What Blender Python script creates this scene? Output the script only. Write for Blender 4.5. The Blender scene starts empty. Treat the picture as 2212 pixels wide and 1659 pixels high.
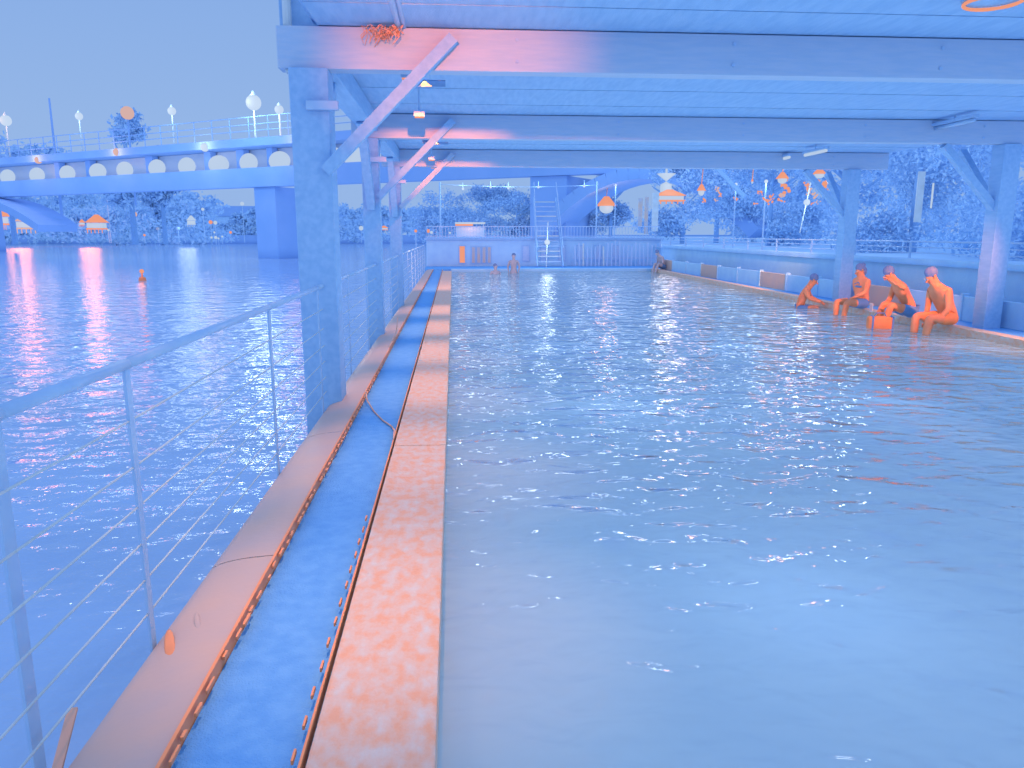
import bpy, bmesh, math, random
import numpy as np
from mathutils import Vector, Matrix

sc = bpy.context.scene
random.seed(7)
R = math.radians

# ------------------------------------------------------------------ camera
CAM_H = 1.55
PITCH = 11.126
YAW = 4.353
cam_d = bpy.data.cameras.new('camera')
cam = bpy.data.objects.new('camera', cam_d)
sc.collection.objects.link(cam)
cam.location = (0, 0, CAM_H)
cam.rotation_euler = (R(90 - PITCH), 0, R(-YAW))
cam_d.sensor_width = 36
cam_d.lens = 36 * 1650 / 2212
cam_d.clip_start = 0.05
cam_d.clip_end = 3000
sc.camera = cam

# ------------------------------------------------------------------ world
w = bpy.data.worlds.new('World'); sc.world = w; w.use_nodes = True
nt = w.node_tree; nt.nodes.clear()
out = nt.nodes.new('ShaderNodeOutputWorld')
bg = nt.nodes.new('ShaderNodeBackground')
tc = nt.nodes.new('ShaderNodeTexCoord')
sep = nt.nodes.new('ShaderNodeSeparateXYZ')
ramp = nt.nodes.new('ShaderNodeValToRGB')
cr = ramp.color_ramp
cr.elements[0].position = 0.0; cr.elements[0].color = (0.30, 0.47, 0.80, 1)
cr.elements[1].position = 1.0; cr.elements[1].color = (0.17, 0.34, 0.86, 1)
e = cr.elements.new(0.12); e.color = (0.29, 0.46, 0.79, 1)
e = cr.elements.new(0.30); e.color = (0.235, 0.41, 0.79, 1)
e = cr.elements.new(0.6); e.color = (0.19, 0.37, 0.84, 1)
sky = nt.nodes.new('ShaderNodeTexSky'); sky.sky_type = 'NISHITA'; sky.sun_disc = False
sky.sun_elevation = R(-3); sky.sun_rotation = R(-60)
mixs = nt.nodes.new('ShaderNodeMixRGB'); mixs.blend_type = 'ADD'; mixs.inputs[0].default_value = 0.04
nt.links.new(tc.outputs['Generated'], sep.inputs[0])
nt.links.new(sep.outputs['Z'], ramp.inputs[0])
nt.links.new(ramp.outputs[0], mixs.inputs[1])
nt.links.new(sky.outputs[0], mixs.inputs[2])
nt.links.new(mixs.outputs[0], bg.inputs[0])
bg.inputs[1].default_value = 1.0
nt.links.new(bg.outputs[0], out.inputs[0])

sc.view_settings.view_transform = 'Standard'
sc.view_settings.look = 'None'
sc.view_settings.exposure = 0.0
sc.view_settings.gamma = 1.0
sc.render.engine = 'CYCLES'
cy = sc.cycles
cy.max_bounces = 7; cy.diffuse_bounces = 5; cy.glossy_bounces = 4; cy.transmission_bounces = 2
cy.caustics_reflective = False; cy.caustics_refractive = False
cy.sample_clamp_indirect = 4.0
cy.use_denoising = True
cy.use_fast_gi = True; cy.fast_gi_method = 'ADD'      # added ambient light that lifts dark areas evenly, also under the roof
w.light_settings.ao_factor = 0.38; w.light_settings.distance = 1.2

# ------------------------------------------------------------------ helpers
def ray(x, y):
    """direction through a point of the 2212 px wide photograph"""
    th, yw = R(PITCH), R(YAW)
    u, v = x - 1106, y - 829.5
    dy = 1650 * math.cos(th) - v * math.sin(th)
    dz = -1650 * math.sin(th) - v * math.cos(th)
    return Vector((u * math.cos(yw) + dy * math.sin(yw), -u * math.sin(yw) + dy * math.cos(yw), dz))
def at(x, y, Y):
    d = ray(x, y); return Vector((0, 0, CAM_H)) + d * (Y / d.y)
def on_z(x, y, z=0):
    d = ray(x, y); return Vector((0, 0, CAM_H)) + d * ((z - CAM_H) / d.z)

def mat(name, col, rough=0.7, col2=None, scale=4.0, detail=6, bump=0.0, bscale=30.0, metal=0.0, spec=0.3,
        lo=0.35, hi=0.65, stretch=(1, 1, 1)):
    m = bpy.data.materials.new(name); m.use_nodes = True
    n = m.node_tree; p = n.nodes['Principled BSDF']
    p.inputs['Roughness'].default_value = rough
    p.inputs['Metallic'].default_value = metal
    p.inputs['Specular IOR Level'].default_value = spec
    co = n.nodes.new('ShaderNodeTexCoord'); mp = n.nodes.new('ShaderNodeMapping')
    mp.inputs['Scale'].default_value = stretch
    n.links.new(co.outputs['Object'], mp.inputs[0])
    if col2 is None: col2 = tuple(c * 0.86 for c in col)
    nz = n.nodes.new('ShaderNodeTexNoise'); nz.inputs['Scale'].default_value = scale; nz.inputs['Detail'].default_value = detail
    n.links.new(mp.outputs[0], nz.inputs['Vector'])
    rp = n.nodes.new('ShaderNodeValToRGB')
    rp.color_ramp.elements[0].position = lo; rp.color_ramp.elements[1].position = hi
    rp.color_ramp.elements[0].color = (*col, 1); rp.color_ramp.elements[1].color = (*col2, 1)
    n.links.new(nz.outputs[0], rp.inputs[0]); n.links.new(rp.outputs[0], p.inputs['Base Color'])
    if bump:
        b = n.nodes.new('ShaderNodeBump'); b.inputs['Strength'].default_value = bump; b.inputs['Distance'].default_value = 0.02
        n2 = n.nodes.new('ShaderNodeTexNoise'); n2.inputs['Scale'].default_value = bscale; n2.inputs['Detail'].default_value = 8
        n.links.new(mp.outputs[0], n2.inputs['Vector']); n.links.new(n2.outputs[0], b.inputs['Height'])
        n.links.new(b.outputs[0], p.inputs['Normal'])
    return m
def emit(name, col, s=1.0):
    m = bpy.data.materials.new(name); m.use_nodes = True
    p = m.node_tree.nodes['Principled BSDF']
    p.inputs['Base Color'].default_value = (0.02, 0.02, 0.02, 1); p.inputs['Specular IOR Level'].default_value = 0
    p.inputs['Emission Color'].default_value = (*col, 1); p.inputs['Emission Strength'].default_value = s
    return m

NB = (0.60, 0.79, 0.98)
M = dict(
    timber=mat('timber', (0.26, 0.48, 0.76), 0.75, (0.21, 0.42, 0.71), 3, bump=0.25, stretch=(6, 1, 6)),
    beam=mat('beam_timber', (0.36, 0.51, 0.70), 0.75, (0.31, 0.48, 0.69), 4, bump=0.25, stretch=(1, 8, 8)),
    steel=mat('steel', (0.30, 0.50, 0.74), 0.4, (0.26, 0.46, 0.73), 8, metal=0.0, spec=0.5),
    deck=mat('deck_rubber', (0.12, 0.37, 0.75), 0.85, (0.09, 0.32, 0.71), 14, bump=0.5, bscale=120),
    coping=mat('coping_stone', (0.58, 0.34, 0.23), 0.6, (0.47, 0.52, 0.52), 18, detail=15, bump=0.35, bscale=60, lo=0.36, hi=0.76, stretch=(1, 0.6, 1)),  # pale mottles stand in for the brightest lamplight on the stone
    edging=mat('edging_orange', (0.74, 0.30, 0.14), 0.5),
    panel=mat('side_panel', (0.47, 0.36, 0.31), 0.4, (0.41, 0.35, 0.34), 3, bump=0.06),
    wall=mat('quay_concrete', (0.31, 0.56, 0.80), 0.85, (0.27, 0.51, 0.78), 2.5, bump=0.3, bscale=20),
    bridge=mat('bridge_concrete', (0.20, 0.38, 0.72), 0.8, (0.17, 0.35, 0.69), 0.3),
    bridge_pale=mat('bridge_pale', (0.38, 0.50, 0.66), 0.8, (0.35, 0.48, 0.66), 0.5),  # paler copy of the concrete stands in for lamplight on the recessed wall
    leaf=mat('leaf', (0.31, 0.54, 0.80), 0.9, (0.25, 0.48, 0.78), 1),
    leaf_warm=mat('leaf_warm', (0.45, 0.40, 0.38), 0.8, (0.32, 0.42, 0.55), 1.5),
    bark=mat('bark', (0.18, 0.38, 0.70), 0.9),
    skin=mat('skin', (0.74, 0.29, 0.15), 0.5, (0.62, 0.24, 0.13), 5),
    skin_dim=mat('skin_dim', (0.38, 0.38, 0.46), 0.55),  # shaded copy of skin, dim light put into the colour
    cloth_dark=mat('cloth_dark', (0.11, 0.26, 0.54), 0.9),
    cloth_orange=mat('cloth_orange', (0.80, 0.28, 0.12), 0.85),
    hair=mat('hair', (0.13, 0.22, 0.44), 0.8),
    pale=mat('pale_metal', (0.46, 0.60, 0.68), 0.5),
    rope=mat('hose', (0.58, 0.38, 0.30), 0.6),
    lamp_blue=emit('lamp_blue', (0.16, 0.30, 0.62), 1.0),
    lamp_pale=emit('lamp_pale', (0.45, 0.57, 0.75), 1.05),
    lamp_pale2=emit('lamp_pale_bright', (0.46, 0.57, 0.73), 1.2),
    lamp_warm=emit('lamp_warm', (0.85, 0.32, 0.19), 1.0),
    lamp_mid=emit('lamp_mid', (0.66, 0.42, 0.38), 1.0),
)

def link(o, parent=None):
    sc.collection.objects.link(o)
    if parent is not None: o.parent = parent
    return o
def tag(o, label=None, cat=None, group=None, kind=None):
    if label: o['label'] = label
    if cat: o['category'] = cat
    if group: o['group'] = group
    if kind: o['kind'] = kind
    return o
def empty(name, loc=(0, 0, 0), rz=0, **k):
    o = bpy.data.objects.new(name, None); link(o); o.location = loc; o.rotation_euler = (0, 0, rz); o.empty_display_size = 0.1
    return tag(o, **k)
class MB:
    """collects shapes and links them as one mesh object"""
    def __init__(s): s.b = bmesh.new()
    def box(s, a, b, bevel=0.0, rot=None, pivot=None):
        c = [(x + y) / 2 for x, y in zip(a, b)]; d = [abs(y - x) for x, y in zip(a, b)]
        r = bmesh.ops.create_cube(s.b, size=1.0, matrix=Matrix.Translation(c) @ Matrix.Diagonal((*d, 1)))
        vs = r['verts']
        if rot is not None: bmesh.ops.rotate(s.b, verts=vs, cent=pivot or c, matrix=rot)
        if bevel: bmesh.ops.bevel(s.b, geom=list({e for v in vs for e in v.link_edges}), offset=bevel, segments=2, affect='EDGES', profile=0.6)
        return s
    def bar(s, p, q, w, h=None, up=(0, 0, 1)):
        p, q = Vector(p), Vector(q); h = h or w; d = q - p; L = d.length; z = d.normalized()
        u = Vector(up)
        if abs(z.dot(u)) > 0.98: u = Vector((0, 1, 0))
        x = u.cross(z).normalized(); y = z.cross(x)
        m = Matrix((x, y, z)).transposed().to_4x4(); m.translation = (p + q) / 2
        bmesh.ops.create_cube(s.b, size=1.0, matrix=m @ Matrix.Diagonal((w, h, L, 1))); return s
    def cyl(s, p, q, r, r2=None, n=8):
        p, q = Vector(p), Vector(q); d = q - p; L = d.length
        if L < 1e-6: return s
        m = Vector((0, 0, 1)).rotation_difference(d.normalized()).to_matrix().to_4x4(); m.translation = (p + q) / 2
        bmesh.ops.create_cone(s.b, cap_ends=True, segments=n, radius1=r, radius2=r if r2 is None else r2, depth=L, matrix=m); return s
    def tube(s, pts, r, n=6):
        for a, b in zip(pts, pts[1:]): s.cyl(a, b, r, n=n)
        for a in pts[1:-1]: s.ball(a, r, n, 4)
        return s
    def ball(s, c, r, u=12, v=8):
        rr = r if hasattr(r, '__len__') else (r, r, r)
        bmesh.ops.create_uvsphere(s.b, u_segments=u, v_segments=v, radius=1, matrix=Matrix.Translation(c) @ Matrix.Diagonal((*rr, 1))); return s
    def build(s, name, m, parent=None, smooth=False, **k):
        me = bpy.data.meshes.new(name); s.b.to_mesh(me); s.b.free(); me.materials.append(m)
        if smooth:
            for p in me.polygons: p.use_smooth = True
        return tag(link(bpy.data.objects.new(name, me), parent), **k)
def point(name, loc, col, watt, rad=0.1, parent=None):
    l = bpy.data.lights.new(name, 'POINT'); l.color = col; l.energy = watt; l.shadow_soft_size = rad
    o = bpy.data.objects.new(name, l); link(o, parent); o.location = loc; return o
def spot(name, loc, aim, col, watt, ang, blend=0.6, rad=0.03, parent=None):
    l = bpy.data.lights.new(name, 'SPOT'); l.color = col; l.energy = watt; l.shadow_soft_size = rad
    l.spot_size = R(ang); l.spot_blend = blend
    o = bpy.data.objects.new(name, l); link(o, parent); o.location = loc
    o.rotation_euler = (Vector(aim) - Vector(loc)).to_track_quat('-Z', 'Y').to_euler(); return o
def copy_of(src, parent=None, **k):
    c = src.copy(); link(c, parent); tag(c, **k); return c

# ------------------------------------------------------------------ water
def water_mat(name, body, ior, s1, s2, h, rough=0.04, sx=1.0, spec=1.0):
    m = bpy.data.materials.new(name); m.use_nodes = True
    n = m.node_tree; p = n.nodes['Principled BSDF']
    p.inputs['Roughness'].default_value = rough; p.inputs['IOR'].default_value = ior
    p.inputs['Specular IOR Level'].default_value = 0.5 * spec
    co = n.nodes.new('ShaderNodeTexCoord'); mp = n.nodes.new('ShaderNodeMapping'); mp.inputs['Scale'].default_value = (sx, 1, 1)
    n.links.new(co.outputs['Object'], mp.inputs[0])
    nz = []
    for s, d in ((s1, 2), (s2, 3), (0.5, 2)):
        t = n.nodes.new('ShaderNodeTexNoise'); t.inputs['Scale'].default_value = s; t.inputs['Detail'].default_value = d
        n.links.new(mp.outputs[0], t.inputs['Vector']); nz.append(t)
    # body colour drifts slowly, as silt and depth do
    rp = n.nodes.new('ShaderNodeValToRGB'); rp.color_ramp.elements[0].position = 0.35; rp.color_ramp.elements[1].position = 0.7
    rp.color_ramp.elements[0].color = (*[c * 0.93 for c in body], 1); rp.color_ramp.elements[1].color = (*[min(1, c * 1.08) for c in body], 1)
    n.links.new(nz[2].outputs[0], rp.inputs[0]); n.links.new(rp.outputs[0], p.inputs['Base Color'])
    b1 = n.nodes.new('ShaderNodeBump'); b1.inputs['Strength'].default_value = 1; b1.inputs['Distance'].default_value = h
    b2 = n.nodes.new('ShaderNodeBump'); b2.inputs['Strength'].default_value = 1; b2.inputs['Distance'].default_value = h * s1 / s2 * 1.1
    n.links.new(nz[0].outputs[0], b1.inputs['Height']); n.links.new(nz[1].outputs[0], b2.inputs['Height'])
    n.links.new(b1.outputs[0], b2.inputs['Normal']); n.links.new(b2.outputs[0], p.inputs['Normal'])
    return m
def clear_water(name, tint, s1, s2, h, sx):
    m = bpy.data.materials.new(name); m.use_nodes = True
    n = m.node_tree; n.nodes.clear()
    o = n.nodes.new('ShaderNodeOutputMaterial'); mx = n.nodes.new('ShaderNodeMixShader')
    tr = n.nodes.new('ShaderNodeBsdfTransparent'); tr.inputs[0].default_value = (*tint, 1)
    df = n.nodes.new('ShaderNodeBsdfDiffuse'); df.inputs[0].default_value = (0.42, 0.58, 0.68, 1)
    tl = n.nodes.new('ShaderNodeBsdfTranslucent'); tl.inputs[0].default_value = (0.5, 0.65, 0.78, 1)
    md = n.nodes.new('ShaderNodeMixShader'); md.inputs[0].default_value = 0.32; n.links.new(df.outputs[0], md.inputs[1]); n.links.new(tl.outputs[0], md.inputs[2])
    m0 = n.nodes.new('ShaderNodeMixShader'); m0.inputs[0].default_value = 0.62
    n.links.new(tr.outputs[0], m0.inputs[1]); n.links.new(md.outputs[0], m0.inputs[2])
    gl = n.nodes.new('ShaderNodeBsdfGlossy'); gl.inputs['Roughness'].default_value = 0.03
    fr = n.nodes.new('ShaderNodeFresnel'); fr.inputs[0].default_value = 1.45
    co = n.nodes.new('ShaderNodeTexCoord'); mp = n.nodes.new('ShaderNodeMapping'); mp.inputs['Scale'].default_value = (sx, 1, 1)
    n.links.new(co.outputs['Object'], mp.inputs[0]); prev = None
    for s_, k in ((s1, 1.0), (s2, s1 / s2)):
        t = n.nodes.new('ShaderNodeTexNoise'); t.inputs['Scale'].default_value = s_; t.inputs['Detail'].default_value = 1.5
        t.inputs['Distortion'].default_value = 0.4
        n.links.new(mp.outputs[0], t.inputs['Vector'])
        b = n.nodes.new('ShaderNodeBump'); b.inputs['Distance'].default_value = h * k; n.links.new(t.outputs[0], b.inputs['Height'])
        if prev: n.links.new(prev.outputs[0], b.inputs['Normal'])
        prev = b
    n.links.new(prev.outputs[0], gl.inputs['Normal']); n.links.new(prev.outputs[0], fr.inputs['Normal'])
    n.links.new(fr.outputs[0], mx.inputs[0]); n.links.new(m0.outputs[0], mx.inputs[1]); n.links.new(gl.outputs[0], mx.inputs[2])
    n.links.new(mx.outputs[0], o.inputs[0]); return m
M['pool'] = clear_water('pool_water', (0.70, 0.84, 0.95), 2.6, 6.0, 0.066, 0.7)
M['tile'] = mat('pool_lining', (0.46, 0.62, 0.72), 0.7, (0.36, 0.54, 0.70), 0.7)
M['river'] = water_mat('river_water', (0.28, 0.46, 0.72), 1.33, 1.6, 4.5, 0.075, sx=0.8)

PW, PL, PY0 = 8.55, 34.6, -3.0
def redge(y): return 8.17 + 0.024 * y          # the pool's right edge drifts outward
def sheet(name, pts, m, **k):
    me = bpy.data.meshes.new(name); me.from_pydata(pts, [], [tuple(range(len(pts)))]); me.materials.append(m)
    return tag(link(bpy.data.objects.new(name, me)), **k)
sheet('river_water', [(-900, -60, -0.95), (-0.9, -60, -0.95), (-0.9, 60, -0.95), (60, 60, -0.95), (60, 210, -0.95), (-900, 210, -0.95)], M['river'], kind='structure')
sheet('pool_water', [(-0.1, PY0, -0.12), (redge(PY0) + .02, PY0, -0.12), (redge(PL) + .02, PL, -0.12), (-0.1, PL, -0.12)], M['pool'], kind='structure')
tank = empty('pool_tank', (0, 0, 0), kind='structure')
MB().box((-0.85, PY0 - 1, -1.75), (redge(20) + .6, PL + .02, -1.55)).build('floor', M['tile'], tank)
MB().box((-0.84, PY0 - .9, -1.548), (-0.1, PL, -0.51)).build('side_wall', M['tile'], tank)
MB().box((9.02, PY0 - .9, -1.548), (9.6, PL, -0.36)).build('side_wall', M['tile'], tank)
MB().box((-0.09, PY0 - .9, -1.548), (9.01, PY0 - .02, -0.02)).build('side_wall', M['tile'], tank)
MB().box((-0.09, PL - .1, -1.548), (9.01, PL, -0.51)).build('side_wall', M['tile'], tank)
UW = (0.42, 0.62, 0.95)
for i in range(9):
    for x in (1.6, 4.4, 7.2):
        o = empty('pool_fill_light', (x, -1 + 4.1 * i, -1.548), label=f'added round underwater fill lamp on the pool floor, {"left" if x < 2 else "middle" if x < 5 else "right"} row, {["nearest", "second", "third", "fourth", "fifth", "sixth", "seventh", "eighth", "farthest"][i]}', cat='fill light', group='added underwater fill lamps in the pool floor')
        MB().cyl((0, 0, 0), (0, 0, .03), .12, n=14).build('lens', M['lamp_blue'], o)
        spot('up_light', (0, 0, .06), (0, 0, 5), UW, 130 if i > 1 else 135, 172, .4, .3, o)  # unseen lamps added to fill the ceiling from below

sheet('ground', [(-900, 205, -0.5), (1500, 205, -0.5), (1500, 1500, -0.5), (-900, 1500, -0.5)], M['bridge'], kind='structure')
sheet('promenade', [(9.9, -20, 0.9), (120, -20, 0.9), (120, 206, 0.9), (9.9, 206, 0.9)], M['wall'], kind='structure')

# ------------------------------------------------------------------ left walkway: coping, strip, edging, side panel
cop = empty('pool_coping', (0, 0, 0), kind='structure')
ys = [-2.2, 1.65, 5.55, 9.45, 13.4, 17.3, 21.2, 25.1, 29.0, 33.0]
for a, b in zip(ys, ys[1:]):
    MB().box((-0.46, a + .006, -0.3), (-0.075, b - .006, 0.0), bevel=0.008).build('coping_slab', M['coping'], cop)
MB().box((-0.88, PY0, -0.5), (-0.46, PL, -0.045)).build('walkway_strip', M['deck'], kind='structure')
ed = empty('walkway_edging', (0, 0, 0), kind='structure')
MB().box((-0.895, PY0, -0.06), (-0.883, PL, 0.012)).build('edging_rail', M['edging'], ed)
MB().box((-0.480, PY0, -0.06), (-0.472, PL, 0.006)).build('edging_rail', M['edging'], ed)
clip = None
y = 1.8; k = 0
while y < 9:
    if clip is None:
        clip = MB().box((-.005, 0, -.010), (.005, .07, .006), bevel=.002).build('clip', M['edging'], ed); c = clip
    else: c = copy_of(clip, ed)
    c.location = (-0.868 + .002 * (k % 3) - (.006 if k % 7 > 4 else 0), y, 0.0)
    c.scale = (0.8 + .5 * ((k * 13 % 5) / 5), 0.5 + 0.9 * ((k * 37 % 11) / 11), 1)
    y += .10 + .05 * ((k * 29 % 7) / 7) + .08 * (k % 5 == 0); k += 1
y = 1.9; k = 0
while y < 4.2:
    c = copy_of(clip, ed); c.location = (-0.500 - .003 * (k % 2), y, 0.0); c.scale = (0.8, 0.8, 1); y += .165; k += 1
# side panel curving away from the edging towards the river
prof = [(-0.896, 0.0), (-0.93, -0.002), (-0.99, -0.006), (-1.05, -0.013), (-1.11, -0.024), (-1.16, -0.038), (-1.20, -0.058), (-1.228, -0.10), (-1.235, -0.6), (-1.235, -1.1)]
sp_ys = [PY0] + [1.2 + 2.4 * i for i in range(14)] + [PL]
side = empty('side_panel', (0, 0, 0), kind='structure')
for a, b in zip(sp_ys, sp_ys[1:]):
    vs = [(x, yy, z) for yy in (a + .003, b - .003) for x, z in prof]; n = len(prof)
    me = bpy.data.meshes.new('panel'); me.from_pydata(vs, [], [(i, i + 1, n + i + 1, n + i) for i in range(n - 1)])
    me.materials.append(M['panel'])
    for p in me.polygons: p.use_smooth = True
    link(bpy.data.objects.new('panel', me), side)
op = MB().ball((0, 0, 0), (0.020, 0.14, 0.006), 16, 8).build('oval_plate', M['edging'], side, smooth=True)  # warm light on the oval is put into its orange colour
op.location = (-1.125, 2.82, -0.026); op.rotation_euler = (0, R(-12), R(21))
op2 = MB().ball((0, 0, 0), (0.012, 0.09, 0.004), 16, 8).build('oval_plate', M['panel'], side, smooth=True)
op2.location = (-1.07, 2.98, -0.016); op2.rotation_euler = (0, R(-9), R(21))

# hose lying across the strip
hz = [Vector((-0.885, 7.5, 0.02)), Vector((-0.83, 7.15, 0.0)), Vector((-0.74, 6.85, -.035)), Vector((-0.63, 6.5, -.035)), Vector((-0.53, 6.25, -.03)), Vector((-0.49, 6.0, 0.0)), Vector((-0.475, 5.7, 0.008))]
MB().tube(hz, 0.007).build('hose', M['rope'], smooth=True, label='thin orange hose looped across the dark strip beside the long coping', cat='hose')
hz = [Vector((-0.89, 12.2, 0.25)), Vector((-0.87, 11.6, 0.12)), Vector((-0.885, 10.9, 0.04)), Vector((-0.895, 10.5, 0.015))]
MB().tube(hz, 0.008).build('hose', M['rope'], smooth=True, label='short curved cable end standing up at the walkway edging farther along', cat='cable')

# ------------------------------------------------------------------ cable railing
rail = empty('cable_railing', (-1.25, 0, 0), label='long steel cable railing between the walkway and the river', cat='railing')
def rp(x, y, z): return (x, y, z)
bend = [(-1.25, 0.2), (-1.22, 2.9), (-1.22, 34.0)]
def rx(y):
    for (x0, y0), (x1, y1) in zip(bend, bend[1:]):
        if y <= y1: return x0 + (x1 - x0) * (y - y0) / (y1 - y0)
    return bend[-1][0]
stations = [0.2, 1.3, 2.1, 2.9, 5.15, 7.0, 9.0, 11.0] + [13.0 + 2.0 * i for i in range(11)]
def run(z, sag=0.0):
    return [Vector((rx(y) + 1.25, y, z)) for y in stations]
MB().tube(run(1.075), 0.022, 8).build('top_rail', M['steel'], rail, smooth=True)
for z in (0.86, 0.68, 0.52, 0.37, 0.22, 0.08):
    MB().tube(run(z), 0.0045, 5).build('cable', M['pale'], rail, smooth=True)
for y in stations[3:]:
    x = rx(y) + 1.25
    p = MB().box((x - .006, y - .022, -.22), (x + .006, y + .022, 1.06), bevel=.002).build('post', M['steel'], rail)
    MB().box((x - .006, y - .06, -.24), (x + .05, y + .06, -.21), bevel=.004).build('base_plate', M['steel'], p)
p = MB().box((-.03, 2.12, -.25), (-.018, 2.18, 1.06), bevel=.002).build('post', M['steel'], rail)
MB().box((-.03, 2.08, -.16), (.045, 2.26, -.13), bevel=.01).build('base_plate', M['rope'], p)  # base and brace take a warm colour in place of lamplight on steel
MB().bar((.0, 2.15, -.13), (-.05, 2.42, -.02), .03, .012).build('brace', M['rope'], p)

# ------------------------------------------------------------------ pavilion over the pool
BZ = 2.985
pav = empty('pool_pavilion', (4, 16, 0), label='wide timber roof on braced posts standing over the pool', cat='pavilion')
def part(mb, name, m, par=pav, **k):
    o = mb.build(name, m, par, **k); o.location = -Vector(par.location) if par is pav else (0, 0, 0); return o
PX = -1.25
POSTY = [7.4, 12.4, 17.4]
for i, Y in enumerate(POSTY, 2):
    wv = 0.17 if i == 2 else 0.13
    if Y > 3:
        part(MB().box((PX - wv, Y - wv, -1.3), (PX + wv, Y + wv, BZ), bevel=.012), 'post', M['timber'])
    part(MB().box((8.95, Y - .15, -.1), (9.25, Y + .15, BZ), bevel=.012), 'post', M['timber'])
    if Y > 3:
        first = i == 2; hgt = 0.36
        part(MB().box((PX - .27, Y - .10, BZ + .002), (9.9, Y + .10, BZ + hgt - .003), bevel=.008), 'beam', M['beam'])
        for yo in (-.19,):
            part(MB().bar((PX + .12, Y + yo, 2.10), (PX + 1.28, Y + yo, 3.24), .10, .11, up=(0, 1, 0)), 'brace', M['beam'] if i == 4 else M['timber'])
        part(MB().bar((9.0, Y, 1.95), (8.0, Y, BZ - .02), .11, .13, up=(0, 1, 0)), 'brace', M['timber'])
        if not first: part(MB().bar((PX, Y - .14, 1.95), (PX, Y - 1.15, BZ + .1), .12, .12, up=(1, 0, 0)), 'brace', M['timber'])
        part(MB().bar((PX, Y + .14, 1.95), (PX, Y + 1.15, BZ + .1), .12, .12, up=(1, 0, 0)), 'brace', M['timber'])
        part(MB().bar((9.1, Y + .14, 1.95), (9.1, Y + 1.15, BZ), .12, .12, up=(1, 0, 0)), 'brace', M['timber'])
    part(MB().box((PX - .02, Y - .24, 2.62), (PX + .26, Y - .175, 2.7), bevel=.01), 'bolt_plate', M['steel']) if Y > 3 else None
# wall plates along the posts
part(MB().box((PX - .13, 7.63, BZ + .10), (PX + .13, 18.4, BZ + .355), bevel=.01), 'eaves_beam', M['timber'])
part(MB().box((9.0, 5.3, BZ + .002), (9.2, 7.28, BZ + .355), bevel=.01), 'eaves_beam', M['timber'])
# header box: upper storey fascia beyond the near ceiling
part(MB().box((PX - .285, 7.55, BZ + .37), (10.5, 7.9, 5.6), bevel=.01), 'upper_fascia', M['timber'])
part(MB().box((PX - .21, 7.32, BZ - .03), (PX - .17, 7.5, BZ + .0), bevel=.004), 'drip_ledge', M['pale'])
# ceiling planks (run across the pool)
y = 5.4; proto = None; k = 0
while y < 18:
    x0 = -1.16 if y < 7.2 else -1.32
    key = x0
    pl = part(MB().box((x0, y + .006, BZ + .362 + .004 * (k % 2)), (9.95, y + .594, BZ + .40 + .004 * (k % 2))), 'ceiling_plank', M['timber'])
    y += .6; k += 1
part(MB().box((-1.22, 5.3, BZ + .42), (10.1, 7.5, BZ + .50)), 'roof_deck', M['timber'])
part(MB().box((-1.6, 7.92, BZ + .42), (10.1, 18.6, BZ + .50)), 'roof_deck', M['timber'])
g = MB().tube([Vector((-1.455, 7.5, 3.95)), Vector((-1.445, 7.45, 3.38)), Vector((-1.42, 7.45, 3.31)), Vector((-1.34, 7.45, 3.27))], 0.04, 10)
part(g, 'downpipe', M['pale'])
for Y in POSTY:
    for xb in (.6, 2.6, 4.6, 6.6, 8.6):
        for zb in (.09, .27): part(MB().cyl((xb, Y - .115, BZ + zb), (xb, Y - .10, BZ + zb), .017, n=6), 'bolt', M['steel'])
# joists seen edge-on, thin bolts and vine on the first beam
vine = None

def lamp_fixture(name, label, group=None, loc=(0, 0, 0), cat='lamp'):
    return empty(name, loc, label=label, cat=cat, group=group)
WARM = (1.0, 0.24, 0.06)
f1 = lamp_fixture('floodlight', 'warm floodlight under the ceiling above the near coping, aimed at the beams', loc=(-0.45, 3.0, 2.97))
MB().box((-.07, -.05, .03), (.07, .05, .11), bevel=.01).build('housing', M['steel'], f1)
MB().cyl((0, 0, .11), (0, 0, .38), .012).cyl((0, 0, .38), (0, 4.3, .38), .03).build('stem', M['steel'], f1)
MB().box((-.06, .051, .035), (.06, .058, .105)).build('lens', M['lamp_warm'], f1)
spot('beam_light', (-.0, .09, -.02), (0.50, 4.3, 0.10), (1.0, .17, .0), 1350, 38, 1.0, .025, f1)
spot('coping_light', (-.0, .0, -.02), (0.05, .1, -3.0), (1.0, .46, .25), 380, 52, 1.0, .04, f1)
for yb, cut, lab in ((7.75, .13, 'added hooded spotlight on the back of the first beam, aimed at the second'), (12.75, .10, 'added hooded spotlight on the back of the second beam, aimed at the third')):
    f = lamp_fixture('floodlight', lab, loc=(-0.25, yb, 2.975))
    MB().box((-.05, -.2, .02), (.05, -.02, .09), bevel=.01).build('housing', M['steel'], f)
    MB().box((-.2, .0, .3 * cut / 4.55), (.2, .3, .3 * cut / 4.55 + .008)).build('hood', M['cloth_dark'], f)  # added lamp; its hood trims the light to a band on the beam
    spot('beam_light', (0, .0, 0), (.12, 4.5, .02), (1.0, .17, .0), 2000, 30, .9, .004, f)
DL = [(0.7, 'added nearest warm downlight above the coping, behind the camera'), (7.75, 'warm downlight behind the first beam above the coping'),
      (10.2, 'added warm downlight midway between the first and second beams'), (12.95, 'added warm downlight behind the second beam above the coping'), (16.0, 'added warm downlight in front of the third beam'),
      (17.85, 'added last warm lamp behind the third beam, aimed along the far coping')]
DL.append((5.3, 'added warm downlight set higher, just under the front edge of the roof'))
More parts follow.
